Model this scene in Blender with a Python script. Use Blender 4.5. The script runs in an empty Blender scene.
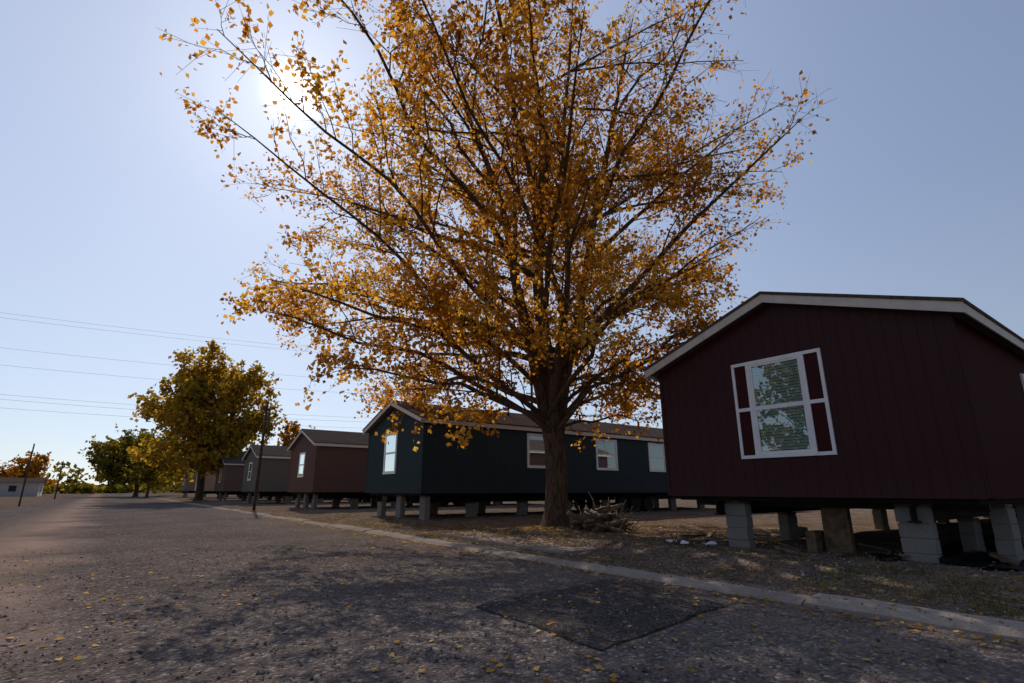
import bpy, math, random
import numpy as np
from mathutils import Vector, noise as mnoise
random.seed(7); rng=np.random.default_rng(7)
S=bpy.context.scene
COL=S.collection
# street frame: +Y runs along the street, +X away from it toward the lots
YAW=math.radians(-36.7); CY,SY=math.cos(YAW),math.sin(YAW)
def cr(X,Y): return (X*CY-Y*SY, X*SY+Y*CY)

# ------------------------------------------------------------ materials
def mat(name):
    m=bpy.data.materials.new(name); m.use_nodes=True
    nt=m.node_tree; nt.nodes.clear()
    out=nt.nodes.new('ShaderNodeOutputMaterial')
    return m,nt,out
def N(nt,t,**k):
    n=nt.nodes.new(t)
    for a,b in k.items(): setattr(n,a,b)
    return n
def ramp(nt,src,stops):
    r=N(nt,'ShaderNodeValToRGB'); e=r.color_ramp.elements
    e[0].position,e[0].color=stops[0][0],(*stops[0][1],1)
    e[1].position,e[1].color=stops[-1][0],(*stops[-1][1],1)
    for p,c in stops[1:-1]:
        x=e.new(p); x.color=(*c,1)
    nt.links.new(src,r.inputs[0]); return r.outputs[0]
def noise(nt,vec,scale,detail=4,rough=.55,dist=0):
    n=N(nt,'ShaderNodeTexNoise'); n.inputs['Scale'].default_value=scale; n.inputs['Detail'].default_value=detail
    n.inputs['Roughness'].default_value=rough; n.inputs['Distortion'].default_value=dist
    nt.links.new(vec,n.inputs['Vector']); return n.outputs['Fac']
def math_(nt,op,a,b=None,c=None,clamp=False):
    n=N(nt,'ShaderNodeMath',operation=op,use_clamp=clamp)
    for i,v in enumerate((a,b,c)):
        if v is None: continue
        if isinstance(v,(int,float)): n.inputs[i].default_value=v
        else: nt.links.new(v,n.inputs[i])
    return n.outputs[0]
def mix(nt,fac,a,b,blend='MIX'):
    n=N(nt,'ShaderNodeMixRGB',blend_type=blend)
    for i,v in enumerate((fac,a,b)):
        if isinstance(v,(int,float)): n.inputs[i].default_value=v
        elif isinstance(v,tuple): n.inputs[i].default_value=(*v,1)
        else: nt.links.new(v,n.inputs[i])
    return n.outputs[0]
def pbsdf(nt,out,col,rough=.8,bump=None,bstr=.3,bdist=.01,spec=.5,metal=0):
    p=N(nt,'ShaderNodeBsdfPrincipled')
    p.inputs['Specular IOR Level'].default_value=spec; p.inputs['Metallic'].default_value=metal
    if isinstance(col,tuple): p.inputs['Base Color'].default_value=(*col,1)
    else: nt.links.new(col,p.inputs['Base Color'])
    if isinstance(rough,(int,float)): p.inputs['Roughness'].default_value=rough
    else: nt.links.new(rough,p.inputs['Roughness'])
    if bump is not None:
        b=N(nt,'ShaderNodeBump'); b.inputs['Strength'].default_value=bstr; b.inputs['Distance'].default_value=bdist
        nt.links.new(bump,b.inputs['Height']); nt.links.new(b.outputs[0],p.inputs['Normal'])
    nt.links.new(p.outputs[0],out.inputs[0]); return p
def dbsdf(nt,out,col,bump=None,bstr=.3,bdist=.01,sheen=0):
    p=N(nt,'ShaderNodeBsdfDiffuse'); p.inputs['Roughness'].default_value=.6
    nt.links.new(col,p.inputs[0]); sh=p.outputs[0]; g=None
    if sheen:
        g=N(nt,'ShaderNodeBsdfGlossy'); g.inputs['Roughness'].default_value=.45
        mx=N(nt,'ShaderNodeMixShader'); mx.inputs[0].default_value=sheen
        nt.links.new(p.outputs[0],mx.inputs[1]); nt.links.new(g.outputs[0],mx.inputs[2]); sh=mx.outputs[0]
    if bump is not None:
        b=N(nt,'ShaderNodeBump'); b.inputs['Strength'].default_value=bstr; b.inputs['Distance'].default_value=bdist
        nt.links.new(bump,b.inputs['Height']); nt.links.new(b.outputs[0],p.inputs['Normal'])
        if g: nt.links.new(b.outputs[0],g.inputs['Normal'])
    nt.links.new(sh,out.inputs[0])
def pos(nt): return N(nt,'ShaderNodeNewGeometry').outputs['Position']
def objc(nt): return N(nt,'ShaderNodeTexCoord').outputs['Object']

def m_simple(name,c,rough=.8,var=.25,scale=6,spec=.4,metal=0,bstr=.25):
    m,nt,o=mat(name); v=objc(nt); n=noise(nt,v,scale,4)
    lo=tuple(x*(1-var) for x in c); hi=tuple(min(1,x*(1+var)) for x in c)
    col=ramp(nt,n,[(.3,lo),(.7,hi)])
    pbsdf(nt,o,col,rough,noise(nt,v,scale*12,2) if bstr else None,bstr,.004,spec,metal); return m

def m_siding(name,c,pitch=.203):
    m,nt,o=mat(name); v=objc(nt)
    sx=N(nt,'ShaderNodeSeparateXYZ'); nt.links.new(v,sx.inputs[0])
    a=math_(nt,'ADD',sx.outputs[0],sx.outputs[1])
    f=math_(nt,'FRACT',math_(nt,'DIVIDE',a,pitch))
    g=math_(nt,'LESS_THAN',f,.05)            # routed groove
    mp=N(nt,'ShaderNodeMapping'); mp.inputs['Scale'].default_value=(30,30,2.2); nt.links.new(v,mp.inputs[0])
    grain=noise(nt,mp.outputs[0],1.6,5,.65,.6)
    dirt=noise(nt,v,.9,3)
    base=ramp(nt,grain,[(.3,tuple(x*.72 for x in c)),(.7,tuple(x*1.28 for x in c))])
    base=mix(nt,math_(nt,'MULTIPLY',dirt,.025),base,(.16,.12,.10))
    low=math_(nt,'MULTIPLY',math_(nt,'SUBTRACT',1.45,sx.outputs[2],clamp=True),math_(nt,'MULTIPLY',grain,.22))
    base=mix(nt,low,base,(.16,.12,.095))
    base=mix(nt,math_(nt,'MULTIPLY',g,.5),base,tuple(x*.25 for x in c))
    h=math_(nt,'SUBTRACT',math_(nt,'MULTIPLY',grain,.25),g)
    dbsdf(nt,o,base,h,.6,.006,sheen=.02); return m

def m_leaf(name,cols,trans=.5,tmul=1.6,rs=.35):
    m,nt,o=mat(name)
    g=N(nt,'ShaderNodeNewGeometry'); r=g.outputs['Random Per Island']
    nz=noise(nt,objc(nt),rs,1)
    f=math_(nt,'ADD',math_(nt,'MULTIPLY',r,.6),math_(nt,'MULTIPLY_ADD',nz,1.5,-.55),clamp=True)
    col=ramp(nt,f,[(i/(len(cols)-1),c) for i,c in enumerate(cols)])
    p=N(nt,'ShaderNodeBsdfDiffuse')
    nt.links.new(col,p.inputs[0])
    t=N(nt,'ShaderNodeBsdfTranslucent')
    c2=mix(nt,1.0,col,(tmul,tmul*.92,tmul*.6),'MULTIPLY'); nt.links.new(c2,t.inputs[0])
    mx=N(nt,'ShaderNodeMixShader'); mx.inputs[0].default_value=trans
    nt.links.new(p.outputs[0],mx.inputs[1]); nt.links.new(t.outputs[0],mx.inputs[2]); nt.links.new(mx.outputs[0],o.inputs[0])
    return m

def m_bark(name,c):
    m,nt,o=mat(name); v=objc(nt)
    mp=N(nt,'ShaderNodeMapping'); mp.inputs['Scale'].default_value=(9,9,1.6); nt.links.new(v,mp.inputs[0])
    n=noise(nt,mp.outputs[0],1.7,5,.65,1.2)
    col=ramp(nt,n,[(.35,tuple(x*.35 for x in c)),(.55,c),(.75,tuple(x*1.5 for x in c))])
    dbsdf(nt,o,col,n,.9,.05); return m

def m_road():
    m,nt,o=mat('road_asphalt'); v=pos(nt)
    sx=N(nt,'ShaderNodeSeparateXYZ'); nt.links.new(v,sx.inputs[0]); X=sx.outputs[0]
    big=noise(nt,v,.35,4,.6); med=noise(nt,v,2.3,5,.65)
    vo=N(nt,'ShaderNodeTexVoronoi'); vo.inputs['Scale'].default_value=38; nt.links.new(v,vo.inputs[0])
    sp=N(nt,'ShaderNodeSeparateColor'); nt.links.new(vo.outputs['Color'],sp.inputs[0])
    base=ramp(nt,med,[(.25,(.12,.094,.082)),(.5,(.195,.15,.13)),(.78,(.28,.22,.188))])
    base=mix(nt,.6,base,ramp(nt,sp.outputs[0],[(0,(.04,.034,.032)),(.55,(.175,.138,.12)),(.9,(.30,.245,.21)),(1,(.65,.57,.5))]))
    d=math_(nt,'ABSOLUTE',math_(nt,'ADD',math_(nt,'ADD',X,1.35),math_(nt,'MULTIPLY_ADD',big,2.4,-1.2)))
    band=math_(nt,'SUBTRACT',1.0,math_(nt,'DIVIDE',d,1.4),clamp=True)
    base=mix(nt,math_(nt,'MULTIPLY',band,.85,clamp=True),base,(.44,.30,.235))
    e=math_(nt,'MULTIPLY',math_(nt,'SUBTRACT',X,4.1),.5,clamp=True)
    e=math_(nt,'MULTIPLY',e,math_(nt,'MULTIPLY_ADD',med,2.2,-.6,clamp=True))
    base=mix(nt,math_(nt,'MULTIPLY',e,.75),base,(.28,.205,.155))
    base=mix(nt,math_(nt,'MULTIPLY_ADD',big,1.6,-.6,clamp=True),base,(.09,.073,.066))
    dv=N(nt,'ShaderNodeVectorMath',operation='ADD')
    nn=N(nt,'ShaderNodeTexNoise'); nn.inputs['Scale'].default_value=1.1; nn.inputs['Detail'].default_value=4; nt.links.new(v,nn.inputs[0])
    nt.links.new(v,dv.inputs[0]); nt.links.new(nn.outputs['Color'],dv.inputs[1])
    vc=N(nt,'ShaderNodeTexVoronoi',feature='DISTANCE_TO_EDGE'); vc.inputs['Scale'].default_value=.33; nt.links.new(dv.outputs[0],vc.inputs[0])
    ck=math_(nt,'LESS_THAN',vc.outputs['Distance'],.0028)
    base=mix(nt,math_(nt,'MULTIPLY',ck,.55),base,(.04,.032,.03))
    h=math_(nt,'ADD',math_(nt,'MULTIPLY',vo.outputs['Distance'],-1.0),math_(nt,'MULTIPLY',med,3.0))
    dbsdf(nt,o,base,h,.9,.016); return m

def m_ground():
    m,nt,o=mat('dirt_ground'); v=pos(nt)
    big=noise(nt,v,.28,4,.6); med=noise(nt,v,1.9,5,.68); fine=noise(nt,v,26,3,.7); pat=noise(nt,v,.9,5,.7)
    base=ramp(nt,med,[(.3,(.10,.064,.042)),(.5,(.20,.134,.092)),(.7,(.33,.235,.17))])
    vo=N(nt,'ShaderNodeTexVoronoi'); vo.inputs['Scale'].default_value=32; nt.links.new(v,vo.inputs[0])
    sp=N(nt,'ShaderNodeSeparateColor'); nt.links.new(vo.outputs['Color'],sp.inputs[0])
    gr=ramp(nt,sp.outputs[0],[(0,(.07,.056,.048)),(.6,(.185,.145,.118)),(1,(.45,.38,.32))])
    base=mix(nt,math_(nt,'MULTIPLY_ADD',big,2.0,-.65,clamp=True),base,gr)
    g=math_(nt,'MULTIPLY',math_(nt,'MULTIPLY_ADD',pat,6,-3.1,clamp=True),math_(nt,'MULTIPLY_ADD',fine,2.4,-.7,clamp=True))
    base=mix(nt,math_(nt,'MULTIPLY',g,.7),base,(.085,.075,.03))
    h=math_(nt,'ADD',math_(nt,'MULTIPLY',vo.outputs['Distance'],-.8),math_(nt,'ADD',fine,math_(nt,'MULTIPLY',med,2.5)))
    dbsdf(nt,o,base,h,.9,.03); return m

def m_concrete(name,c,dirty=.6):
    m,nt,o=mat(name); v=pos(nt)
    a=noise(nt,v,1.6,5,.7); b=noise(nt,v,45,3,.7)
    col=ramp(nt,a,[(.3,tuple(x*.6 for x in c)),(.6,c),(.8,tuple(x*1.2 for x in c))])
    col=mix(nt,math_(nt,'MULTIPLY',math_(nt,'MULTIPLY_ADD',noise(nt,v,.8,4,.7),5,-2.3,clamp=True),dirty),col,(.2,.14,.10))
    col=mix(nt,.35,col,ramp(nt,b,[(.3,tuple(x*.5 for x in c)),(.7,tuple(min(1,x*1.4) for x in c))]))
    dbsdf(nt,o,col,b,.5,.006); return m

def m_glass():
    m,nt,o=mat('window_glass')
    g=N(nt,'ShaderNodeBsdfGlossy'); g.inputs['Roughness'].default_value=.01; g.inputs[0].default_value=(.85,.92,.92,1)
    t=N(nt,'ShaderNodeBsdfTransparent'); t.inputs[0].default_value=(.62,.72,.7,1)
    fr=N(nt,'ShaderNodeFresnel'); fr.inputs[0].default_value=1.55
    mx=N(nt,'ShaderNodeMixShader'); f=math_(nt,'ADD',math_(nt,'MULTIPLY',fr.outputs[0],1.8),.18,clamp=True)
    nt.links.new(f,mx.inputs[0]); nt.links.new(t.outputs[0],mx.inputs[1]); nt.links.new(g.outputs[0],mx.inputs[2]); nt.links.new(mx.outputs[0],o.inputs[0]); return m

def m_shingle():
    m,nt,o=mat('roof_shingle'); v=objc(nt)
    br=N(nt,'ShaderNodeTexBrick'); br.inputs['Scale'].default_value=1
    br.inputs['Brick Width'].default_value=.3; br.inputs['Row Height'].default_value=.14; br.inputs['Mortar Size'].default_value=.008
    br.inputs['Color1'].default_value=(.085,.062,.052,1); br.inputs['Color2'].default_value=(.13,.10,.082,1); br.inputs['Mortar'].default_value=(.03,.025,.022,1)
    nt.links.new(v,br.inputs[0])
    col=mix(nt,.4,br.outputs[0],ramp(nt,noise(nt,v,30,3),[(.3,(.05,.038,.03)),(.7,(.17,.13,.11))]))
    dbsdf(nt,o,col,br.outputs['Fac'],-.5,.01); return m

M=dict(road=m_road(),ground=m_ground(),curb=m_concrete('curb_concrete',(.40,.33,.275),.95),
 walk=m_concrete('walkway_concrete',(.38,.31,.255),.8),block=m_concrete('block_concrete',(.27,.255,.235),.5),
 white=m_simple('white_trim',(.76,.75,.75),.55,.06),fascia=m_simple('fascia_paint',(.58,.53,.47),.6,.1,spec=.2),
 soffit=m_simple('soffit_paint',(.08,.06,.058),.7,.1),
 dark=m_simple('belly_board',(.008,.008,.009),.8,.3,spec=.2),steel=m_simple('chassis_steel',(.012,.011,.011),.6,.4,spec=.2),
 wood=m_simple('rough_wood',(.14,.088,.053),.85,.5,9),pole=m_simple('weathered_pole',(.05,.03,.024),.9,.4,9),
 glass=m_glass(),blind=m_simple('blind_vinyl',(.58,.62,.59),.7,.03,1,spec=.2,bstr=0),black=m_simple('black_plastic',(.012,.011,.011),.6,.3,spec=.15),
 wire=m_simple('wire_metal',(.12,.12,.13),.6,.1),shingle=m_shingle(),
 bark=m_bark('cottonwood_bark',(.135,.092,.064)),twig=m_bark('twig_bark',(.13,.075,.048)),
 shutter=m_simple('shutter_paint',(.045,.008,.010),.6,.1,spec=.1),
 inside=m_simple('dark_room',(.02,.03,.03),.9,.1))
LEAF_MAIN=m_leaf('autumn_leaf',[(.17,.056,.012),(.34,.13,.019),(.48,.225,.03),(.57,.31,.048),(.52,.36,.085)],.52,1.35)
LEAF_GOLD=m_leaf('golden_green_leaf',[(.15,.13,.02),(.28,.19,.025),(.40,.25,.03),(.46,.28,.045)],.45,1.25,.25)
LEAF_GREEN=m_leaf('olive_leaf',[(.06,.062,.013),(.115,.105,.018),(.20,.16,.025),(.30,.20,.03)],.4,1.2,.25)
LEAF_ORANGE=m_leaf('orange_leaf',[(.18,.07,.01),(.34,.14,.015),(.42,.21,.022)],.4,1.1,.4)
LITTER=m_leaf('dry_leaf',[(.16,.075,.022),(.32,.17,.045),(.46,.28,.08),(.56,.41,.17)],.2,1.0,3)

# ------------------------------------------------------------ mesh helpers
def empty(name,loc=(0,0,0),rz=0):
    e=bpy.data.objects.new(name,None); e.empty_display_size=.5; e.location=loc; e.rotation_euler=(0,0,rz); COL.objects.link(e); return e
def mkobj(name,verts,faces,m,parent=None,smooth=False,loc=(0,0,0)):
    me=bpy.data.meshes.new(name); me.from_pydata(verts,[],faces)
    me.materials.append(m)
    if smooth: me.polygons.foreach_set('use_smooth',[True]*len(me.polygons))
    me.update()
    ob=bpy.data.objects.new(name,me); ob.location=loc; COL.objects.link(ob)
    if parent: ob.parent=parent
    return ob
def mkquads(name,V,m,parent=None):
    n=len(V); me=bpy.data.meshes.new(name)
    me.vertices.add(n*4); me.vertices.foreach_set('co',V.reshape(-1).astype(np.float32))
    me.loops.add(n*4); me.loops.foreach_set('vertex_index',np.arange(n*4,dtype=np.int32))
    me.polygons.add(n); me.polygons.foreach_set('loop_start',np.arange(0,n*4,4,dtype=np.int32))
    try: me.polygons.foreach_set('loop_total',np.full(n,4,dtype=np.int32))
    except Exception: pass
    me.materials.append(m); me.update(calc_edges=True); me.validate()
    ob=bpy.data.objects.new(name,me); COL.objects.link(ob)
    if parent: ob.parent=parent
    return ob
class MB:
    def __init__(s): s.v=[]; s.f=[]
    def box(s,x0,x1,y0,y1,z0,z1,fn=None):
        b=len(s.v); P=[(x0,y0,z0),(x1,y0,z0),(x1,y1,z0),(x0,y1,z0),(x0,y0,z1),(x1,y0,z1),(x1,y1,z1),(x0,y1,z1)]
        if fn: P=[fn(*p) for p in P]
        s.v+=P; s.f+=[tuple(b+i for i in q) for q in ((0,3,2,1),(4,5,6,7),(0,1,5,4),(1,2,6,5),(2,3,7,6),(3,0,4,7))]
    def tube(s,pts,rad,n=6,cap=True):
        b0=len(s.v); k=len(pts); prev=None
        for i in range(k):
            d=(pts[min(i+1,k-1)]-pts[max(i-1,0)])
            d.normalize()
            if prev is None:
                a=Vector((1,0,0)) if abs(d.x)<.8 else Vector((0,1,0)); u=d.cross(a).normalized()
            else:
                u=(prev-d*prev.dot(d)); u.normalize()
            prev=u; w=d.cross(u); r=rad[i]; p=pts[i]
            for j in range(n):
                c=math.cos(6.28318*j/n)*r; q=math.sin(6.28318*j/n)*r
                s.v.append((p.x+u.x*c+w.x*q,p.y+u.y*c+w.y*q,p.z+u.z*c+w.z*q))
        for i in range(k-1):
            for j in range(n):
                a=b0+i*n+j; b=b0+i*n+(j+1)%n
                s.f.append((a,b,b+n,a+n))
        if cap:
            s.f.append(tuple(b0+j for j in range(n))[::-1]); s.f.append(tuple(b0+(k-1)*n+j for j in range(n)))
    def obj(s,name,m,parent=None,smooth=False,bevel=0,loc=(0,0,0)):
        ob=mkobj(name,s.v,s.f,m,parent,smooth,loc)
        if bevel:
            md=ob.modifiers.new('bevel','BEVEL'); md.width=bevel; md.segments=2; md.limit_method='ANGLE'
        return ob

# ------------------------------------------------------------ ground
def smooth(a,b,x): 
    t=min(1,max(0,(x-a)/(b-a))); return t*t*(3-2*t)
def gh(x,y):
    if x<-5.0: z=-.03+.09*(1-smooth(-5.8,-5.0,x))
    elif x<6.1: return -.03
    else: z=-.03+.10*smooth(6.1,6.3,x)+.11*smooth(6.4,8.4,x)
    k=smooth(6.3,7.2,x) if x>0 else 1
    if x<90 and -40<y<140: z+=k*(.035*mnoise.noise(Vector((x*.5,y*.5,3)))+.025*mnoise.noise(Vector((x*1.8,y*1.8,7))))
    return z
xs=[-2500,-600,-200,-80,-40,-20,-12,-9,-7,-6.2,-5.8,-5.4,-5.0,0,6.1,6.2,6.3]+list(np.arange(6.5,24,.25))+[26,28,31,35,40,50,70,90,200,700,2500]
ys=[-2500,-500,-100,-40,-20,-10]+list(np.arange(-6,32,.3))+list(np.arange(32,90,2))+[100,120,140,220,500,1000,2500]
vs=[(x,y,gh(x,y)) for y in ys for x in xs]; nx=len(xs)
fs=[(j*nx+i,j*nx+i+1,(j+1)*nx+i+1,(j+1)*nx+i) for j in range(len(ys)-1) for i in range(nx-1)]
mkobj('ground',vs,fs,M['ground'],smooth=True)
v=[];f=[]
yy=list(np.arange(-20,60,.5))+list(np.arange(60,220,4))
for i,y in enumerate(yy):
    l=-5.0+.35*mnoise.noise(Vector((0,y*.4,1)))-.1
    v+=[(l,y,.0),(0,y,.012),(5.99,y,0)]
for i in range(len(yy)-1):
    a=i*3; f+=[(a,a+1,a+4,a+3),(a+1,a+2,a+5,a+4)]
mkobj('road',v,f,M['road'],smooth=True)
# asphalt repair patch with a tar-sealed seam
m,nt,o=mat('patch_asphalt'); vv=pos(nt)
vo=N(nt,'ShaderNodeTexVoronoi'); vo.inputs['Scale'].default_value=45; nt.links.new(vv,vo.inputs[0])
sp=N(nt,'ShaderNodeSeparateColor'); nt.links.new(vo.outputs['Color'],sp.inputs[0])
c=ramp(nt,noise(nt,vv,2.5,5,.7),[(.3,(.045,.038,.036)),(.7,(.095,.078,.07))])
c=mix(nt,.45,c,ramp(nt,sp.outputs[0],[(0,(.022,.02,.019)),(.6,(.075,.062,.057)),(1,(.24,.2,.175))]))
dbsdf(nt,o,c,vo.outputs['Distance'],-.6,.01)
m2,nt,o=mat('tar_seam'); dbsdf(nt,o,ramp(nt,noise(nt,pos(nt),9,4),[(.35,(.03,.026,.025)),(.65,(.09,.075,.068))]))
pp=[Vector(cr(-.38,5.9)),Vector(cr(.66,4.35)),Vector(cr(2.25,5.95)),Vector(cr(1.32,7.6))]
cen=sum(pp,Vector((0,0)))/4
OUT=[];INN=[]
for i in range(4):
    a=pp[i]; b=pp[(i+1)%4]; n=40
    for k in range(n):
        p=a.lerp(b,k/n); q=Vector((p.x+.07*mnoise.noise(Vector((p.x*1.6,p.y*1.6,0)))+random.uniform(-.008,.008),p.y+.07*mnoise.noise(Vector((p.x*1.6,p.y*1.6,9)))+random.uniform(-.008,.008)))
        OUT.append(q); dd=(cen-q).normalized(); INN.append(q+dd*(.02+.035*abs(mnoise.noise(Vector((p.x*4,p.y*4,5))))))
mkobj('asphalt_patch',[(p.x,p.y,.0165) for p in INN],[tuple(range(len(INN)))],m)
nn_=len(OUT); mkobj('patch_seam',[(p.x,p.y,.0145) for p in OUT]+[(p.x,p.y,.0145) for p in INN],[(i,(i+1)%nn_,nn_+(i+1)%nn_,nn_+i) for i in range(nn_)],m2)
# kerb sections
cb=MB(); y=-12.0
while y<120:
    L=3.0; dz=random.uniform(-.02,.014); dx=random.uniform(-.03,.03); ns=10
    prof=[(5.97,-.05),(5.97,.02),(6.06,.06),(6.34,.075),(6.34,-.05)]; n=5
    b=len(cb.v)
    for s_ in range(ns+1):
        q=y+.012+(L-.024)*s_/ns
        for (a,z) in prof: cb.v.append((a+dx+.03*mnoise.noise(Vector((q*2.3,a*3,0))),q,z+dz+.016*mnoise.noise(Vector((q*3,a*2,4))) if z>0 else z))
    for s_ in range(ns):
        for k in range(n): 
            o_=b+s_*n; cb.f.append((o_+k,o_+n+k,o_+n+(k+1)%n,o_+(k+1)%n))
    cb.f.append(tuple(b+k for k in range(n))); cb.f.append(tuple(b+ns*n+k for k in range(n))[::-1])
    y+=L
cb.obj('curb',M['curb'])
wk=MB()
for k,(a,b) in enumerate([(7.3,8.7),(8.72,10.2),(10.22,11.8)]):
    wk.box(6.55+.05*k,7.5+.03*k,a,b,0,.125+.01*k)
wk.obj('concrete_walkway',M['walk'],bevel=.015)

# ------------------------------------------------------------ mobile homes
def pier(mb,cap,cx,cy,z0,z1,rot=0):
    n=max(1,int(round((z1-z0)/.2))); h=(z1-z0)/n
    for k in range(n):
        j=random.uniform(-.014,.014); l=random.uniform(-.014,.014)
        a,b=(.1,.2) if rot else (.2,.1)
        mb.box(cx-a+j,cx+a+j,cy-b+l,cy+b+l,z0+k*h+(.0 if k==0 else .006),z0+k*h+h-.006)
        mb.box(cx-a*.9,cx+a*.9,cy-b*.92,cy+b*.92,z0+k*h+h-.01,z0+k*h+h+.01)
    a,b=(.1,.2) if rot else (.2,.1)
    cap.box(cx-a,cx+a,cy-b,cy+b,z1+.011,z1+.06)
def window(par,face,a0,a1,z0,z1,shut=0,shm=None,closed=True):
    if face=='x': fn=lambda a,d,z:(-d,a,z)
    else: fn=lambda a,d,z:(a,-d,z)
    W=MB(); t=.07
    W.box(a0-t,a1+t,.0,.035,z1,z1+t,fn); W.box(a0-t,a1+t,.0,.045,z0-t,z0,fn)
    W.box(a0-t,a0,.0,.035,z0,z1,fn); W.box(a1,a1+t,.0,.035,z0,z1,fn)
    e=.035; zm=(z0+z1)/2
    for (q0,q1,d) in ((zm,z1,.026),(z0,zm,.03)):
        W.box(a0,a0+e,.004,d,q0,q1,fn); W.box(a1-e,a1,.004,d,q0,q1,fn)
        W.box(a0+e,a1-e,.004,d,q1-e,q1,fn); W.box(a0+e,a1-e,.004,d,q0,q0+e,fn)
    if shut:
        for (s0,s1) in ((a0-t-shut,a0-t),(a1+t,a1+t+shut)):
            W.box(s0,s1,0,.03,z1+t-.055,z1+t,fn); W.box(s0,s1,0,.03,z0-t,z0-t+.055,fn)
            W.box(s0,s1,0,.03,zm-.03,zm+.03,fn)
            out=(s0,s0+.05) if s0<a0-t else (s1-.05,s1)
            for (k0,k1) in ((z0-t+.055,zm-.03),(zm+.03,z1+t-.055)):
                W.box(out[0],out[1],0,.03,k0,k1,fn)
    W.obj('window_frame',M['white'],par)
    B=MB(); B.box(a0+.002,a1-.002,.0015,.003,z0+.002,z1-.002,fn); B.obj('window_interior',M['inside'],par)
    if shut:
        P=MB()
        for (s0,s1) in ((a0-t-shut+.05,a0-t),(a1+t,a1+t+shut-.05)):
            for (k0,k1) in ((z0-t+.055,zm-.03),(zm+.03,z1+t-.055)):
                P.box(s0+.001,s1-.001,.001,.014,k0+.001,k1-.001,fn)
        P.obj('shutter_panels',shm or M['shutter'],par)
    if closed:
        L=MB(); z=z0+.05
        while z<z1-.06:
            b=len(L.v); L.v+=[fn(a0+.045,.0145,z),fn(a1-.045,.0145,z),fn(a1-.045,.004,z+.043),fn(a0+.045,.004,z+.043)]; L.f.append((b,b+1,b+2,b+3)); z+=.05
        L.obj('window_blinds',M['blind'],par)
    G=MB()
    G.v=[fn(a0+.01,.017,z0+.01),fn(a1-.01,.017,z0+.01),fn(a1-.01,.017,z1-.01),fn(a0+.01,.017,z1-.01)]; G.f=[(0,1,2,3)]
    G.obj('window_glass',M['glass'],par)
def home(x0,y0,L,color,W=4.88,zb=1.07,zt=3.55,sl=.345,gable_windows=(),side_windows=(),front_piers=(1.0,3.7),fas=None,perim=False):
    par=empty('mobile_home',(x0,y0,0)); sm=m_siding('siding_paint',color)
    h=W/2; zp=zt+sl*h
    V=[(x,y,z) for x in (0,L) for (y,z) in ((0,zb),(W,zb),(W,zt),(h,zp),(0,zt))]
    F=[(0,4,3,2,1)[::1],(5,6,7,8,9),(0,1,6,5),(1,2,7,6),(2,3,8,7),(3,4,9,8),(4,0,5,9)]
    mkobj('walls',V,F,sm,par)
    T=MB(); T.box(-.012,0.06,-.012,-.001,zb-.02,zt-.01); T.box(-.012,-.001,-.001,.06,zb-.02,zt-.01); T.box(-.012,-.001,W-.06,W+.01,zb-.02,zt-.02)
    T.box(-.014,-.0015,.06,W-.06,zb-.03,zb+.05); T.box(.06,L,-.014,-.0015,zb-.03,zb+.05)
    T.obj('corner_trim',sm,par)
    ox=.22; oy=.2; th=.05; lift=.055
    R=MB(); 
    for sgn in (0,1):
        def fn(x,y,z): return (x,y,z) if not sgn else (x,W-y,z)
        b=len(R.v)
        e=-oy-.02; 
        P=[]
        for x in (-ox-.02,L+ox):
            P+= [(x,e,zt+sl*e+lift),(x,h,zp+lift),(x,h,zp+lift+th),(x,e,zt+sl*e+lift+th)]
        R.v+=[fn(*p) for p in P]
        F=[(0,1,2,3),(4,7,6,5),(0,3,7,4),(3,2,6,7),(0,4,5,1)]
        if sgn: F=[q[::-1] for q in F]
        R.f+=[tuple(b+i for i in q) for q in F]
    R.obj('roof_shingles',M['shingle'],par)
    V_=MB()
    for k in range(3):
        x=L*(.25+.22*k); V_.tube([Vector((x,h-.9,zp-.35)),Vector((x,h-.9,zp+.15))],[.05,.05],10)
    V_.obj('roof_vents',M['steel'],par)
    Fa=MB(); fd=.15
    for sgn in (0,1):
        fn=(lambda x,y,z:(x,y,z)) if not sgn else (lambda x,y,z:(x,W-y,z))
        for (xa,xb) in ((-ox,-ox+.025),(L+ox-.045,L+ox-.02)):
            b=len(Fa.v); P=[]
            for x in (xa,xb):
                P+=[(x,-oy,zt-sl*oy+lift-.002),(x,h,zp+lift-.002),(x,h,zp+lift-fd),(x,-oy,zt-sl*oy+lift-fd)]
            Fa.v+=[fn(*p) for p in P]
            F=[(0,3,2,1),(4,5,6,7),(0,4,7,3),(3,7,6,2),(0,1,5,4)]
            Fa.f+=[tuple(b+i for i in q) for q in F]
        Fa.box(-ox+.027,L+ox-.05,-oy,-oy+.022,zt-sl*oy+lift-fd,zt-sl*oy+lift-.004,fn)
    Fa.obj('fascia',fas or M['fascia'],par)
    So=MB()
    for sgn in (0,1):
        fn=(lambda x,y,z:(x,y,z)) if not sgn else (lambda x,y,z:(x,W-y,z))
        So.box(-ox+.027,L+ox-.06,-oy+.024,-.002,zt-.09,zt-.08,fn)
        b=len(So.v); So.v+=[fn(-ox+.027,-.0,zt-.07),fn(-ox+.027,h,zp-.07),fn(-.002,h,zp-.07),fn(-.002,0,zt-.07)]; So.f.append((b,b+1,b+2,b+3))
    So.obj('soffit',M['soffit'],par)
    B=MB(); B.box(.12,L-.12,.18,W-.18,zb-.1,zb-.001); B.obj('belly_board',M['dark'],par)
    C=MB()
    for y in (.95,W-.95):
        C.box(.1,L-.1,y-.05,y+.05,zb-.125,zb-.102); C.box(.1,L-.1,y-.008,y+.008,zb-.33,zb-.125); C.box(.1,L-.1,y-.05,y+.05,zb-.355,zb-.33)
    x=.6
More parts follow.
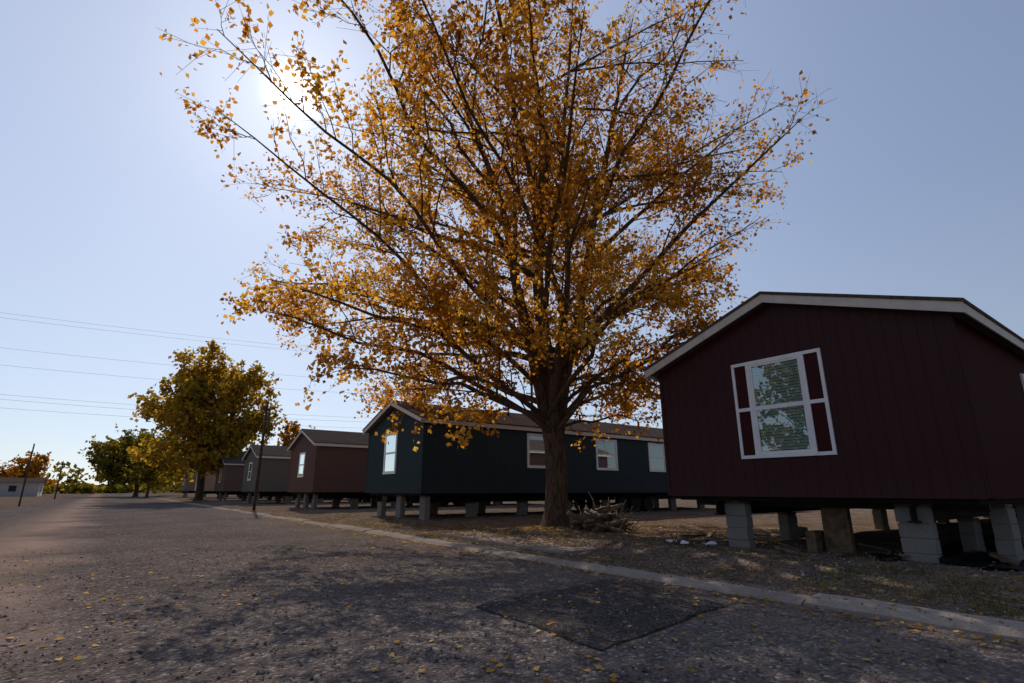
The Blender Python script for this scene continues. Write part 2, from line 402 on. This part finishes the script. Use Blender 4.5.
    while x<L: C.box(x,x+.05,.2,W-.2,zb-.2,zb-.103); x+=2.4
    C.obj('chassis',M['steel'],par)
    pb=MB(); pc=MB(); g=.1; zt2=zb-.42
    for y in front_piers: pier(pb,pc,.42,y,g,zb-.165,1)
    x=2.6
    while x<L:
        for y in (.95,W-.95): pier(pb,pc,x,y,g,zt2,0)
        x+=2.4
    if perim:
        x=1.2
        while x<L: pier(pb,pc,x,.22,g,zb-.165,0); x+=1.5
        pc.box(.7,.82,2.0,2.4,.1,zb-.1); pc.box(.5,.9,2.45,2.6,.1,.5)
    pb.obj('block_piers',M['block'],par,bevel=.006); pc.obj('pier_caps',M['wood'],par)
    A=MB()
    for k in range(3):
        xx=L*.55+k*.9
        A.tube([Vector((xx,.5,.5)),Vector((xx,W-.5,.5))],[.04,.04],8)
        for y in (.5,W-.72):
            A.tube([Vector((xx,y,.5)),Vector((xx,y+.03,.5)),Vector((xx,y+.19,.5)),Vector((xx,y+.22,.5))],[.28,.36,.36,.28],18)
    A.obj('wheels',M['black'],par)
    for w in gable_windows: window(par,'x',*w)
    for w in side_windows: window(par,'y',*w)
    return par
BURG=(.042,.0058,.0072)
home(8.86,1.88,19,BURG,gable_windows=((2.05,2.92,1.74,3.28,.27),),side_windows=((3.45,4.35,1.9,3.0),(8.2,9.1,1.9,3.0),(13,13.9,1.9,3.0)),perim=True)
home(8.5,16.5,19,(.02,.036,.044),gable_windows=((2.15,3.1,1.8,3.2),),side_windows=((8.4,9.6,2.05,3.25),(11.9,13.0,2.05,3.25),(4.6,5.5,2.05,3.25)),front_piers=(.5,2.4,4.1))
home(8.6,28.7,17,(.13,.068,.052),gable_windows=((2.0,2.9,1.9,3.1),),side_windows=((5,6,2,3.1),),front_piers=(.9,2.4,4.0))
home(8.6,42.2,17,(.14,.12,.10),gable_windows=((2.0,2.9,1.9,3.1),),side_windows=((3,4,2,3.1),))
home(8.7,56,17,(.19,.11,.085),gable_windows=((2.0,2.9,1.9,3.1),),side_windows=((3,4,2,3.1),))
home(8.7,71,17,(.42,.36,.32),gable_windows=((2.0,2.9,1.9,3.1),))
home(8.7,86,17,(.18,.14,.11),gable_windows=((2.0,2.9,1.9,3.1),))

# ------------------------------------------------------------ trees
def bez(p0,p1,p2,n,wob,rs):
    out=[]; ph=rs.uniform(0,50)
    for i in range(n+1):
        t=i/n; p=p0*(1-t)**2+p1*(2*t*(1-t))+p2*t*t
        k=wob*math.sin(math.pi*min(1,t*1.0))
        p=p+Vector((mnoise.noise(Vector((t*3+ph,0,0))),mnoise.noise(Vector((0,t*3+ph,0))),mnoise.noise(Vector((0,0,t*3+ph)))))*k
        out.append(p)
    return out
def sample(path,t):
    f=t*(len(path)-1); i=min(int(f),len(path)-2); return path[i].lerp(path[i+1],f-i),(path[i+1]-path[i]).normalized()
def tree(name,loc,seed,leaders,env,trunk_h,trunk_r,nl,low,leafm,lsize,per_twig,spread,dens,sub_rate=2.2,tw_rate=5,sides=8,twigs=True,rz=YAW,barkm=None,lk=1.0):
    rs=random.Random(seed); R=np.random.default_rng(seed)
    par=empty(name,loc,rz); T=MB(); TW=MB()
    rings=[(0-.25,1.55),(.0,1.4),(.15,1.18),(.45,1.04),(trunk_h*.5,.95),(trunk_h*.85,.98),(trunk_h*1.1,.8),(trunk_h*1.3,.5)]
    pts=[Vector((.05*math.sin(z*1.3),.04*math.cos(z),z)) for z,_ in rings]
    b0=len(T.v); T.tube(pts,[trunk_r*q for _,q in rings],18)
    for i in range(b0,len(T.v)):
        x,y,z=T.v[i]; a=math.atan2(y,x); k=1+.07*math.sin(a*5+z*.7)*(1+max(0,.4-z)*2)+.05*mnoise.noise(Vector((x*4,y*4,z)))
        T.v[i]=(x*k,y*k,z)
    limbs=[]; lead=[]
    for (tx,ty,tz,r) in leaders:
        p0=Vector((tx*.015,ty*.015,trunk_h*.8)); p2=Vector((tx,ty,tz)); p1=Vector((tx*.38,ty*.38,trunk_h+(tz-trunk_h)*.42))
        path=bez(p0,p1,p2,16,.55,rs); rad=[r*(1-i/16)**.85+.015 for i in range(17)]
        T.tube(path,rad,sides+2); lead.append((path,rad,Vector((tx,ty,0)))); limbs.append((path,.4))
    for k in range(nl):
        path,rad,off=lead[k%len(lead)]
        lowk=k<low
        t=rs.uniform(.03,.2) if lowk else .12+.78*((k-low)/(nl-low))**.95
        p0,tg=sample(path,t)
        if off.length>1.2 : az=math.atan2(off.y,off.x)+rs.uniform(-1.9,1.9)
        else: az=k*2.39996+rs.uniform(-.3,.3)
        if lowk: az=k*6.2832/low+rs.uniform(-.3,.3)
        rise=rs.uniform(.3,3.2) if lowk else rs.uniform(2.4,6.0)*(1-.5*t)
        z=p0.z+rise; r=env(z,az)*rs.uniform(.8,1.03)
        if r<.8: continue
        p2=Vector((r*math.cos(az),r*math.sin(az),z))
        d=(p2-p0); 
        p1=p0+d*.5+Vector((0,0,(.14 if lowk else .04)*d.length))
        n=max(6,int(d.length*1.3)); q=bez(p0,p1,p2,n,.5,rs)
        r0=min(rad[min(16,int(t*16))]*.6,.0095*d.length+.015)*lk
        T.tube(q,[r0*(1-i/n)**.9+.008 for i in range(n+1)],sides-2)
        limbs.append((q,.13))
    cent=[];cdir=[];cn=[]
    for path,tmin in limbs:
        Ll=sum((path[i+1]-path[i]).length for i in range(len(path)-1)); ns=int(Ll*sub_rate)
        for j in range(ns):
            t=tmin+(1-tmin)*(j+rs.random())/ns; t=min(t,.995); p,tg=sample(path,t)
            w=Vector((rs.gauss(0,1),rs.gauss(0,1),rs.gauss(0,.7))); w=(w-tg*w.dot(tg)).normalized()
            d=(tg*.75+w*rs.uniform(.5,.95)+Vector((0,0,rs.uniform(-.05,.3)))).normalized()
            L=min(2.9,((1-t)*Ll*.42+.7))*rs.uniform(.55,1.15); n=4
            p2=p+d*L; q=bez(p,p+d*L*.5+Vector((0,0,L*.05)),p2,n,L*.12,rs)
            r0=.004+.0065*L
            TW.tube(q,[r0*(1-i/n*.8) for i in range(n+1)],4,False)
            dn=dens(p2)*rs.uniform(.25,1.45)
            nt_=int(L*tw_rate)+2
            for m_ in range(nt_):
                tt=.12+.88*(m_+rs.random())/nt_; pp,tg2=sample(q,min(.99,tt))
                w=Vector((rs.gauss(0,1),rs.gauss(0,1),rs.gauss(0,.8))); d2=(tg2*.7+w*.6).normalized(); l2=rs.uniform(.25,.8)*spread
                e=pp+d2*l2
                if twigs: TW.tube([pp,e],[.005,.0025],3,False)
                c=int(R.poisson(per_twig*dn))
                if c: cent.append((pp.x,pp.y,pp.z)); cdir.append((e.x-pp.x,e.y-pp.y,e.z-pp.z)); cn.append(c)
    T.obj('trunk_and_limbs',barkm or M['bark'],par,True); TW.obj('twigs',M['twig'],par,True)
    cn=np.array(cn); C=np.repeat(np.array(cent),cn,0); D=np.repeat(np.array(cdir),cn,0); n=len(C)
    P=C+D*R.uniform(.25,1.15,(n,1))+R.normal(0,.08*spread,(n,3))
    a=R.normal(0,1,(n,3)); a[:,2]-=.5; a/=np.linalg.norm(a,axis=1,keepdims=True)
    b=R.normal(0,1,(n,3)); b-=a*(a*b).sum(1,keepdims=True); b/=np.linalg.norm(b,axis=1,keepdims=True)
    c=np.cross(a,b); s=lsize*R.uniform(.65,1.25,(n,1))
    V=np.stack([P,P+a*s*.45+b*s*.5+c*s*.12,P+a*s*1.05,P+a*s*.45-b*s*.5+c*s*.12],1)
    mkquads('foliage',V,leafm,par)
    print(name,'leaves',n)
    return par
def env_main(z,az):
    r=float(np.interp(z,[2,3,4,5.5,7.5,10,13,15.5,18,20,22],[3.2,5.2,7.2,8.8,9.5,9.2,7.8,6.0,4.3,2.6,.5]))
    c=math.cos(az)
    if c>0: r*=1-c*.46*(1-smooth(6.0,11,z))-.07*c*smooth(9,12,z)
    else: r*=1+(-c)*.19*(1-smooth(10.5,13,z))-(-c)*.13*smooth(11.5,14,z)
    return r
def dens_main(p):
    d=1.05-.40*smooth(0,7,p.x)*smooth(5,12,p.z)
    d*=1.05-.28*smooth(12,20,p.z)
    d*=.3+1.25*smooth(-.35,.42,mnoise.noise(Vector((p.x*.38,p.y*.38,p.z*.38))))
    if p.x<-3: d*=1.2
    if p.z<7: d*=1.2
    return d
tree('cottonwood_tree',(9.9,11.3,.12),11,[(-.6,.8,20.5,.22),(-3.5,-.4,17,.17),(3.2,.2,17.5,.17),(.6,-3.0,15,.11),(1.6,4.0,17,.13),(-2.2,2.8,18,.11)],
     env_main,2.5,.31,74,17,LEAF_MAIN,.104,8.0,1.0,dens_main,sub_rate=2.0)
def env2(H,Rm,zb):
    def e(z,az):
        t=(z-zb)/(H-zb); return Rm*float(np.interp(t,[-.1,0,.15,.4,.7,.9,1],[.4,.65,.95,1,.85,.5,.1]))*(1+.06*math.sin(az*3+z))
    return e
def dens2(p): return .4+1.2*smooth(-.35,.4,mnoise.noise(Vector((p.x*.35+9,p.y*.35,p.z*.35))))
x,y=7.6,62.5
tree('golden_cottonwood_tree',(x,y,.1),5,[(0,0,14.5,.2),(-3,1,12.5,.15),(3,-1,12.5,.15)],env2(16.3,6.2,2.0),2.6,.35,60,16,LEAF_GOLD,.36,9.5,1.7,dens2,1.5,2.4,6,False,lk=.6)
gx,gy=cr(-66,96)
tree('green_cottonwood_tree',(gx,gy,0),6,[(0,0,10.5,.2),(-3,1,9.5,.15),(3,-1,9.5,.15)],env2(13,8,1.2),2.0,.35,50,16,LEAF_GREEN,.48,9,1.8,dens2,1.4,2.0,6,False,lk=.6)
gx,gy=cr(-56,84)
tree('small_green_tree',(gx,gy,0),8,[(0,0,7,.12),(1,1,6,.1)],env2(8,3.6,1.0),1.5,.2,26,8,LEAF_GREEN,.4,7,1.4,dens2,1.5,2.0,6,False,lk=.6)
tree('small_green_tree',(-15.5,14.5,0),18,[(0,0,9,.16),(1,1,8,.12)],env2(10,4.2,1.4),2,.24,26,8,LEAF_GREEN,.3,6,1.5,dens2,1.4,2.0,6,False,lk=.6)
gx,gy=cr(-99,110)
tree('orange_tree',(gx,gy,0),9,[(0,0,6.5,.12),(1,1,6,.1)],env2(8,6,.8),1.4,.2,26,8,LEAF_ORANGE,.5,7,1.5,dens2,1.4,2.0,6,False,lk=.6)
tree('orange_tree',(13,51.5,0.1),12,[(0,0,6.2,.12),(1,1,5.6,.1)],env2(7,2.6,1.6),1.6,.16,24,8,LEAF_ORANGE,.3,7,1.1,dens2,1.5,2.4,6,False,lk=.6)

# distant tree belt + low hills
R=np.random.default_rng(3); Q=[]
for k in range(150):
    az=math.radians(-80+165*(k+R.random())/150); d=R.uniform(170,260); cx,cy=cr(d*math.sin(az),d*math.cos(az))
    h=R.uniform(3,8)*(1 if R.random()<.8 else 1.4); w=R.uniform(4,9); n=int(170)
    u=R.normal(0,1,(n,3)); u/=np.linalg.norm(u,axis=1,keepdims=True); u*=R.uniform(.3,1,(n,1))**.5
    P=np.array([cx,cy,h*.46])+u*np.array([w,w,h*.5])
    a=R.normal(0,1,(n,3)); a/=np.linalg.norm(a,axis=1,keepdims=True); b=R.normal(0,1,(n,3)); b-=a*(a*b).sum(1,keepdims=True); b/=np.linalg.norm(b,axis=1,keepdims=True)
    s=R.uniform(.6,1.2,(n,1)); Q.append(np.stack([P-a*s,P+b*s*.7,P+a*s,P-b*s*.7],1))
mkquads('distant_trees',np.concatenate(Q),LEAF_GREEN)
V=[];F=[];n=120
for k in range(n+1):
    az=math.radians(-110+220*k/n); hx,hy=cr(900*math.sin(az),900*math.cos(az)); hh=6+14*abs(mnoise.noise(Vector((k*.09,2,0))))+3*mnoise.noise(Vector((k*.5,0,0)))
    V+=[(hx,hy,-2),(hx,hy,max(3,hh))]
    if k: F.append((2*k-2,2*k,2*k+1,2*k-1))
mkobj('hills',V,F,m_simple('hill_scrub',(.2,.2,.2),.95,.3,.02))

# ------------------------------------------------------------ poles + wires
def pole(name,x,y,h,r=.11,arms=()):
    e=empty(name,(x,y,0)); P=MB(); P.tube([Vector((0,0,-.2)),Vector((0,.01,h*.5)),Vector((.02,0,h))],[r,r*.9,r*.75],12); P.obj('pole_shaft',M['pole'],e,True)
    if arms:
        A=MB()
        for z,w in arms:
            A.box(-w*.86-.0,w*.86,-.05,.05,z,z+.11)
            for q in (-1,-.4,.4,1): A.tube([Vector((q*w*.82,0,z+.11)),Vector((q*w*.82,0,z+.24))],[.04,.03],8)
        A.obj('crossarm',M['pole'],e)
    return e
pole('wooden_pole',6.75,32.8,6.0,.085,((5.55,.2),))
px_,py_=cr(-35.8,40); pole('utility_pole',px_,py_,4.5,.06)
px_,py_=cr(-60,72); pole('utility_pole',px_,py_,4.9,.09,((4.4,.7),))
px_,py_=cr(-41.5,80); pole('utility_pole',px_,py_,7.5,.1,((6.9,.9),))
A=Vector((*cr(-65,33),0)); B=Vector((*cr(2.5,66),0))
pole('transmission_pole',A.x,A.y,17.2,.2,((16.4,1.2),(12.8,1.0))); pole('transmission_pole',B.x,B.y,17.2,.2,((16.4,1.2),(12.8,1.0)))
W=MB()
for z0,z1,sag,off in ((17.0,16.6,1.0,-.8),(16.4,16.2,1.1,.8),(14.0,13.4,1.1,0),(12.6,12.2,1.3,.4),(10.2,9.4,1.2,0),(9.9,9.0,1.3,.3),(9.0,8.2,1.1,0)):
    pts=[]
    for i in range(25):
        t=i/24; p=A.lerp(B,t); pts.append(Vector((p.x+off*.5,p.y-off*.5,z0+(z1-z0)*t-sag*4*t*(1-t))))
    W.tube(pts,[.0085]*25,4)
W.obj('power_lines',M['wire'])
bx,by=cr(-92,96); e=empty('low_building',(bx,by,0)); b=MB(); b.box(-7,7,-4,4,0,2.4); b.obj('walls',m_simple('building_paint',(.4,.38,.37)),e)
V=[(-7.4,-4.4,2.42),(7.4,-4.4,2.42),(7.4,4.4,2.42),(-7.4,4.4,2.42),(-7.4,0,3.3),(7.4,0,3.3)]
mkobj('roof',V,[(0,1,5,4),(2,3,4,5),(0,4,3),(1,2,5),(0,3,2,1)],M['shingle'],e)
b=MB(); b.box(7.001,7.02,-1,0,.1,2.1); b.box(-5,-4,-4.02,-4.001,.9,1.9); b.box(3,4,-4.02,-4.001,.9,1.9); b.obj('openings',M['inside'],e)

# ------------------------------------------------------------ debris
bp=MB(); cx,cy=cr(2.3,14.0)
for k in range(44):
    L=random.uniform(.35,1.1); a=random.uniform(0,6.28); el=random.gauss(.2,.35); r=random.uniform(.02,.075)
    rr=abs(random.gauss(0,.33)); ph=random.uniform(0,6.28)
    c=Vector((cx+rr*math.cos(ph)*1.2,cy+rr*math.sin(ph),.22+max(0,.5-rr*.7)*random.random()))
    d=Vector((math.cos(a)*math.cos(el),math.sin(a)*math.cos(el),math.sin(el)))*L/2
    bp.tube([c-d,c+d*.1+Vector((0,0,.02)),c+d],[r,r*.95,r*.85],8)
for k in range(70):
    L=random.uniform(.4,1.1); a=random.uniform(0,6.28); el=random.uniform(-.1,1.1)
    c=Vector((cx+random.gauss(0,.4),cy+random.gauss(0,.4),.2)); d=Vector((math.cos(a)*math.cos(el),math.sin(a)*math.cos(el),math.sin(el)))*L
    bp.tube([c,c+d*.5+Vector((0,0,.05)),c+d],[.012,.008,.004],4)
bp.obj('brush_pile',M['wood'],smooth=True)
# black vapour sheet under the near home: torn strip along the open side
V=[];F=[]; nx_,ny_=80,16
for j in range(ny_):
    for i in range(nx_):
        x=9.1+i*.13+(.6*mnoise.noise(Vector((j*.35,0,0))) if i==0 else 0); y=1.55+j*.13
        if j in(0,ny_-1): y+=.45*mnoise.noise(Vector((i*.3,5+j,0)))
        fold=abs(mnoise.noise(Vector((x*2.3,y*2.8,0))))*.13+abs(mnoise.noise(Vector((x*6,y*6,2))))*.05
        V.append((x,y,gh(x,y)-.012+fold))
for j in range(ny_-1):
    for i in range(nx_-1): F.append((j*nx_+i,j*nx_+i+1,(j+1)*nx_+i+1,(j+1)*nx_+i))
mkobj('plastic_sheet',V,F,M['black'],smooth=True)
h=MB(); pts=[]
for i in range(40):
    x=9.0+i*.2; y=1.15+.12*math.sin(i*.45)+.1*mnoise.noise(Vector((i*.3,0,0))); pts.append(Vector((x,y,gh(x,y)+.06)))
h.tube(pts,[.05]*40,8); h.obj('drain_hose',M['black'],smooth=True)
# offcuts and odd blocks left around the piers
lb=MB(); bb=MB()
for k in range(26):
    x=random.uniform(8.7,12.5); y=random.uniform(1.4,7.2); a=random.uniform(0,3.14); L=random.uniform(.2,.9); w_=random.uniform(.03,.07); z=gh(x,y)
    t_=random.uniform(0,.12); ca,sa=math.cos(a),math.sin(a)
    lb.box(-L/2,L/2,-w_,w_,0,.035,lambda p,q,r:(x+p*ca-q*sa,y+p*sa+q*ca,z+r+abs(t_*(p/L+.5))))
for k in range(7):
    x=random.uniform(9.0,13); y=random.uniform(1.3,6.6); a=random.uniform(0,3.14); z=gh(x,y); ca,sa=math.cos(a),math.sin(a)
    bb.box(-.2,.2,-.1,.1,-.02,.18,lambda p,q,r:(x+p*ca-q*sa,y+p*sa+q*ca,z+r))
lb.obj('lumber_scraps',M['wood']); bb.obj('concrete_blocks',M['block'],bevel=.008)
sc=MB()
for (X,Y) in ((3.15,9.9),(3.45,9.6),(3.0,10.2)):
    x,y=cr(X,Y); z=gh(x,y)+.03
    b=len(sc.v)
    for j in range(5):
        for i in range(5): sc.v.append((x+i*.06+random.uniform(-.02,.02),y+j*.07+random.uniform(-.02,.02),z+random.uniform(0,.07)))
    for j in range(4):
        for i in range(4): sc.f.append((b+j*5+i,b+j*5+i+1,b+j*5+i+6,b+j*5+i+5))
sc.obj('plastic_scraps',M['white'],smooth=True)

# fallen leaves (one object)
P=[]
def zat(x,y): 
    if -5<x<5.97: return .014
    if 5.97<=x<6.33: return .08
    if 6.6<x<7.5 and 7.3<y<11.8: return .15
    return gh(x,y)+.008
def addleaf(x,y): P.append((x,y,zat(x,y)))
for k in range(6000):
    r=abs(random.gauss(0,3.8)); a=random.uniform(0,6.283); x=9.6+r*math.cos(a)
    if x>6.3: addleaf(x,11+r*math.sin(a))
for k in range(4200):
    x=random.uniform(6.3,8.6) if random.random()<.7 else random.uniform(8.6,14); addleaf(x,random.uniform(-1,34))
for k in range(1100):
    x,y=random.uniform(-2,6.3),random.uniform(.5,12)
    if mnoise.noise(Vector((x*.5,y*.5,8)))>-.15: addleaf(x,y)
for k in range(1200): addleaf(5.95-abs(random.gauss(0,.25)),random.uniform(0,25))
for k in range(160): addleaf(random.uniform(-2,6),random.uniform(10,26))
P=np.array(P); n=len(P); R=np.random.default_rng(5)
th=R.uniform(0,6.283,n); a=np.stack([np.cos(th),np.sin(th),R.normal(0,.18,n)],1); b=np.stack([-np.sin(th),np.cos(th),R.normal(0,.2,n)],1)
s=(R.uniform(.03,.07,n))[:,None]; up=np.array([0,0,1.])
V=np.stack([P-a*s*.5+up*.003,P+b*s*.45+up*s*.16,P+a*s*.55+up*.006,P-b*s*.45+up*s*.12],1); 
V[:,:,2]=np.maximum(V[:,:,2],P[:,2:3]+.003)
mkquads('fallen_leaves',V,LITTER)
# loose gravel
oc=np.array([(1,0,0),(0,1,0),(-1,0,0),(0,-1,0),(0,0,1),(0,0,-1)],float); of=[(0,1,4),(1,2,4),(2,3,4),(3,0,4),(1,0,5),(2,1,5),(3,2,5),(0,3,5)]
V=[];F=[]
for k in range(12500):
    if k<7500:
        d=2.2+9*random.random()**1.6; az=random.uniform(-.85,.85); x,y=cr(d*math.tan(az)*.95,d)
    else: x=random.uniform(6.35,10.5); y=random.uniform(0,13)
    if x<-4.9: continue
    r=random.uniform(.004,.014)*(1.7 if random.random()<.08 else 1)*(1.3 if k>=7500 else 1); z=zat(x,y)
    b=len(V); q=oc*np.array([r*random.uniform(.7,1.4),r*random.uniform(.7,1.4),r*.7]); t=random.uniform(0,3); c_,s_=math.cos(t),math.sin(t)
    for p in q: V.append((x+p[0]*c_-p[1]*s_,y+p[0]*s_+p[1]*c_,z+p[2]+r*.2))
    F+=[tuple(b+i for i in g) for g in of]
m,nt,o=mat('gravel_stone'); g=N(nt,'ShaderNodeNewGeometry')
dbsdf(nt,o,ramp(nt,g.outputs['Random Per Island'],[(0,(.09,.074,.066)),(.5,(.2,.16,.14)),(.9,(.34,.28,.24)),(1,(.55,.49,.44))]))
mkobj('gravel',V,F,m)
Q=[]
for k in range(520):
    x=random.uniform(6.35,8.5); y=random.uniform(-1,3.4) if random.random()<.5 else random.uniform(3,22)
    if mnoise.noise(Vector((x*.9,y*.6,2)))<-.12: continue
    for j in range(18):
        a=random.uniform(0,6.28); h=random.uniform(.02,.075); px0=x+random.gauss(0,.09); py0=y+random.gauss(0,.09); z=gh(px0,py0)
        w=.004; dx,dy=math.cos(a)*w,math.sin(a)*w; lx,ly=random.gauss(0,.025),random.gauss(0,.025)
        Q.append([(px0-dx,py0-dy,z-.005),(px0+dx,py0+dy,z-.005),(px0+lx+dx*.3,py0+ly+dy*.3,z+h),(px0+lx-dx*.3,py0+ly-dy*.3,z+h)])
mkquads('grass',np.array(Q),m_leaf('dry_grass',[(.06,.085,.02),(.13,.125,.035),(.24,.19,.075)],.3,1.1,2))

# ------------------------------------------------------------ light, sky, camera
sd=Vector((.1677,.9152,.7263)).normalized(); elev=math.asin(sd.z); rot=math.atan2(sd.x,sd.y)
w=bpy.data.worlds.new('World'); S.world=w; w.use_nodes=True; nt=w.node_tree; nt.nodes.clear()
out=nt.nodes.new('ShaderNodeOutputWorld'); bg=nt.nodes.new('ShaderNodeBackground')
sky=nt.nodes.new('ShaderNodeTexSky'); sky.sky_type='NISHITA'; sky.sun_disc=False; sky.sun_elevation=elev; sky.sun_rotation=rot
sky.altitude=1500; sky.air_density=1.0; sky.dust_density=1.0; sky.ozone_density=1.6
tc=nt.nodes.new('ShaderNodeTexCoord'); dt=nt.nodes.new('ShaderNodeVectorMath'); dt.operation='DOT_PRODUCT'
nrm=nt.nodes.new('ShaderNodeVectorMath'); nrm.operation='NORMALIZE'; nt.links.new(tc.outputs['Generated'],nrm.inputs[0]); nt.links.new(nrm.outputs[0],dt.inputs[0]); dt.inputs[1].default_value=sd
d=math_(nt,'MAXIMUM',dt.outputs['Value'],0.0)
g1=math_(nt,'MULTIPLY',math_(nt,'POWER',d,2600.0),34.0); g2=math_(nt,'MULTIPLY',math_(nt,'POWER',d,90.0),2.3); g3=math_(nt,'MULTIPLY',math_(nt,'POWER',d,5.0),2.7)
gs=math_(nt,'ADD',g1,math_(nt,'ADD',g2,g3))
sz=nt.nodes.new('ShaderNodeSeparateXYZ'); nt.links.new(nrm.outputs[0],sz.inputs[0])
# pale haze: whiter toward the horizon, brighter in the half of the sky holding the sun (forward scattering)
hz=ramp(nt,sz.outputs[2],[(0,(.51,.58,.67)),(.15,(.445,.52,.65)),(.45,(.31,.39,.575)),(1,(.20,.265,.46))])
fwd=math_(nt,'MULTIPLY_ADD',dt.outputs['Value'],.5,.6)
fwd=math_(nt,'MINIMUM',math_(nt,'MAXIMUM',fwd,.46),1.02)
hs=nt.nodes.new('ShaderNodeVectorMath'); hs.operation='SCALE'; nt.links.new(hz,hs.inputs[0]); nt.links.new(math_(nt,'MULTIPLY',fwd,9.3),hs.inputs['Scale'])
ns_=nt.nodes.new('ShaderNodeVectorMath'); ns_.operation='SCALE'; nt.links.new(sky.outputs[0],ns_.inputs[0]); ns_.inputs['Scale'].default_value=.4
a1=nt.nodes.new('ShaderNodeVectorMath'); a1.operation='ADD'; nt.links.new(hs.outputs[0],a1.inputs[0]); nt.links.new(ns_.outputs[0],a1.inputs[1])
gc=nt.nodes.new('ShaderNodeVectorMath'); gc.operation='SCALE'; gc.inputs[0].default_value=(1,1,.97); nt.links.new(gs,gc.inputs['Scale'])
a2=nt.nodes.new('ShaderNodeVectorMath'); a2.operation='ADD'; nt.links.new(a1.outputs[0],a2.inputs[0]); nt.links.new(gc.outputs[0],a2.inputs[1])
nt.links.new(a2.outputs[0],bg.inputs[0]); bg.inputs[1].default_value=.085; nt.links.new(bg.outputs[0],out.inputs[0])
L=bpy.data.lights.new('sun','SUN'); L.energy=5.0; L.angle=math.radians(.5); L.color=(1,.92,.8)
lo=bpy.data.objects.new('sun',L); COL.objects.link(lo); lo.rotation_euler=sd.to_track_quat('Z','Y').to_euler(); lo.location=(0,0,30)
cam=bpy.data.cameras.new('camera'); cam.lens=526/1024*36; cam.sensor_width=36; cam.clip_end=6000; cam.clip_start=.05
co=bpy.data.objects.new('camera',cam); COL.objects.link(co); co.location=(0,0,1.15); co.rotation_euler=(math.radians(90+15.77),0,YAW)
S.camera=co
S.view_settings.view_transform='Standard'; S.view_settings.look='None'; S.view_settings.exposure=0
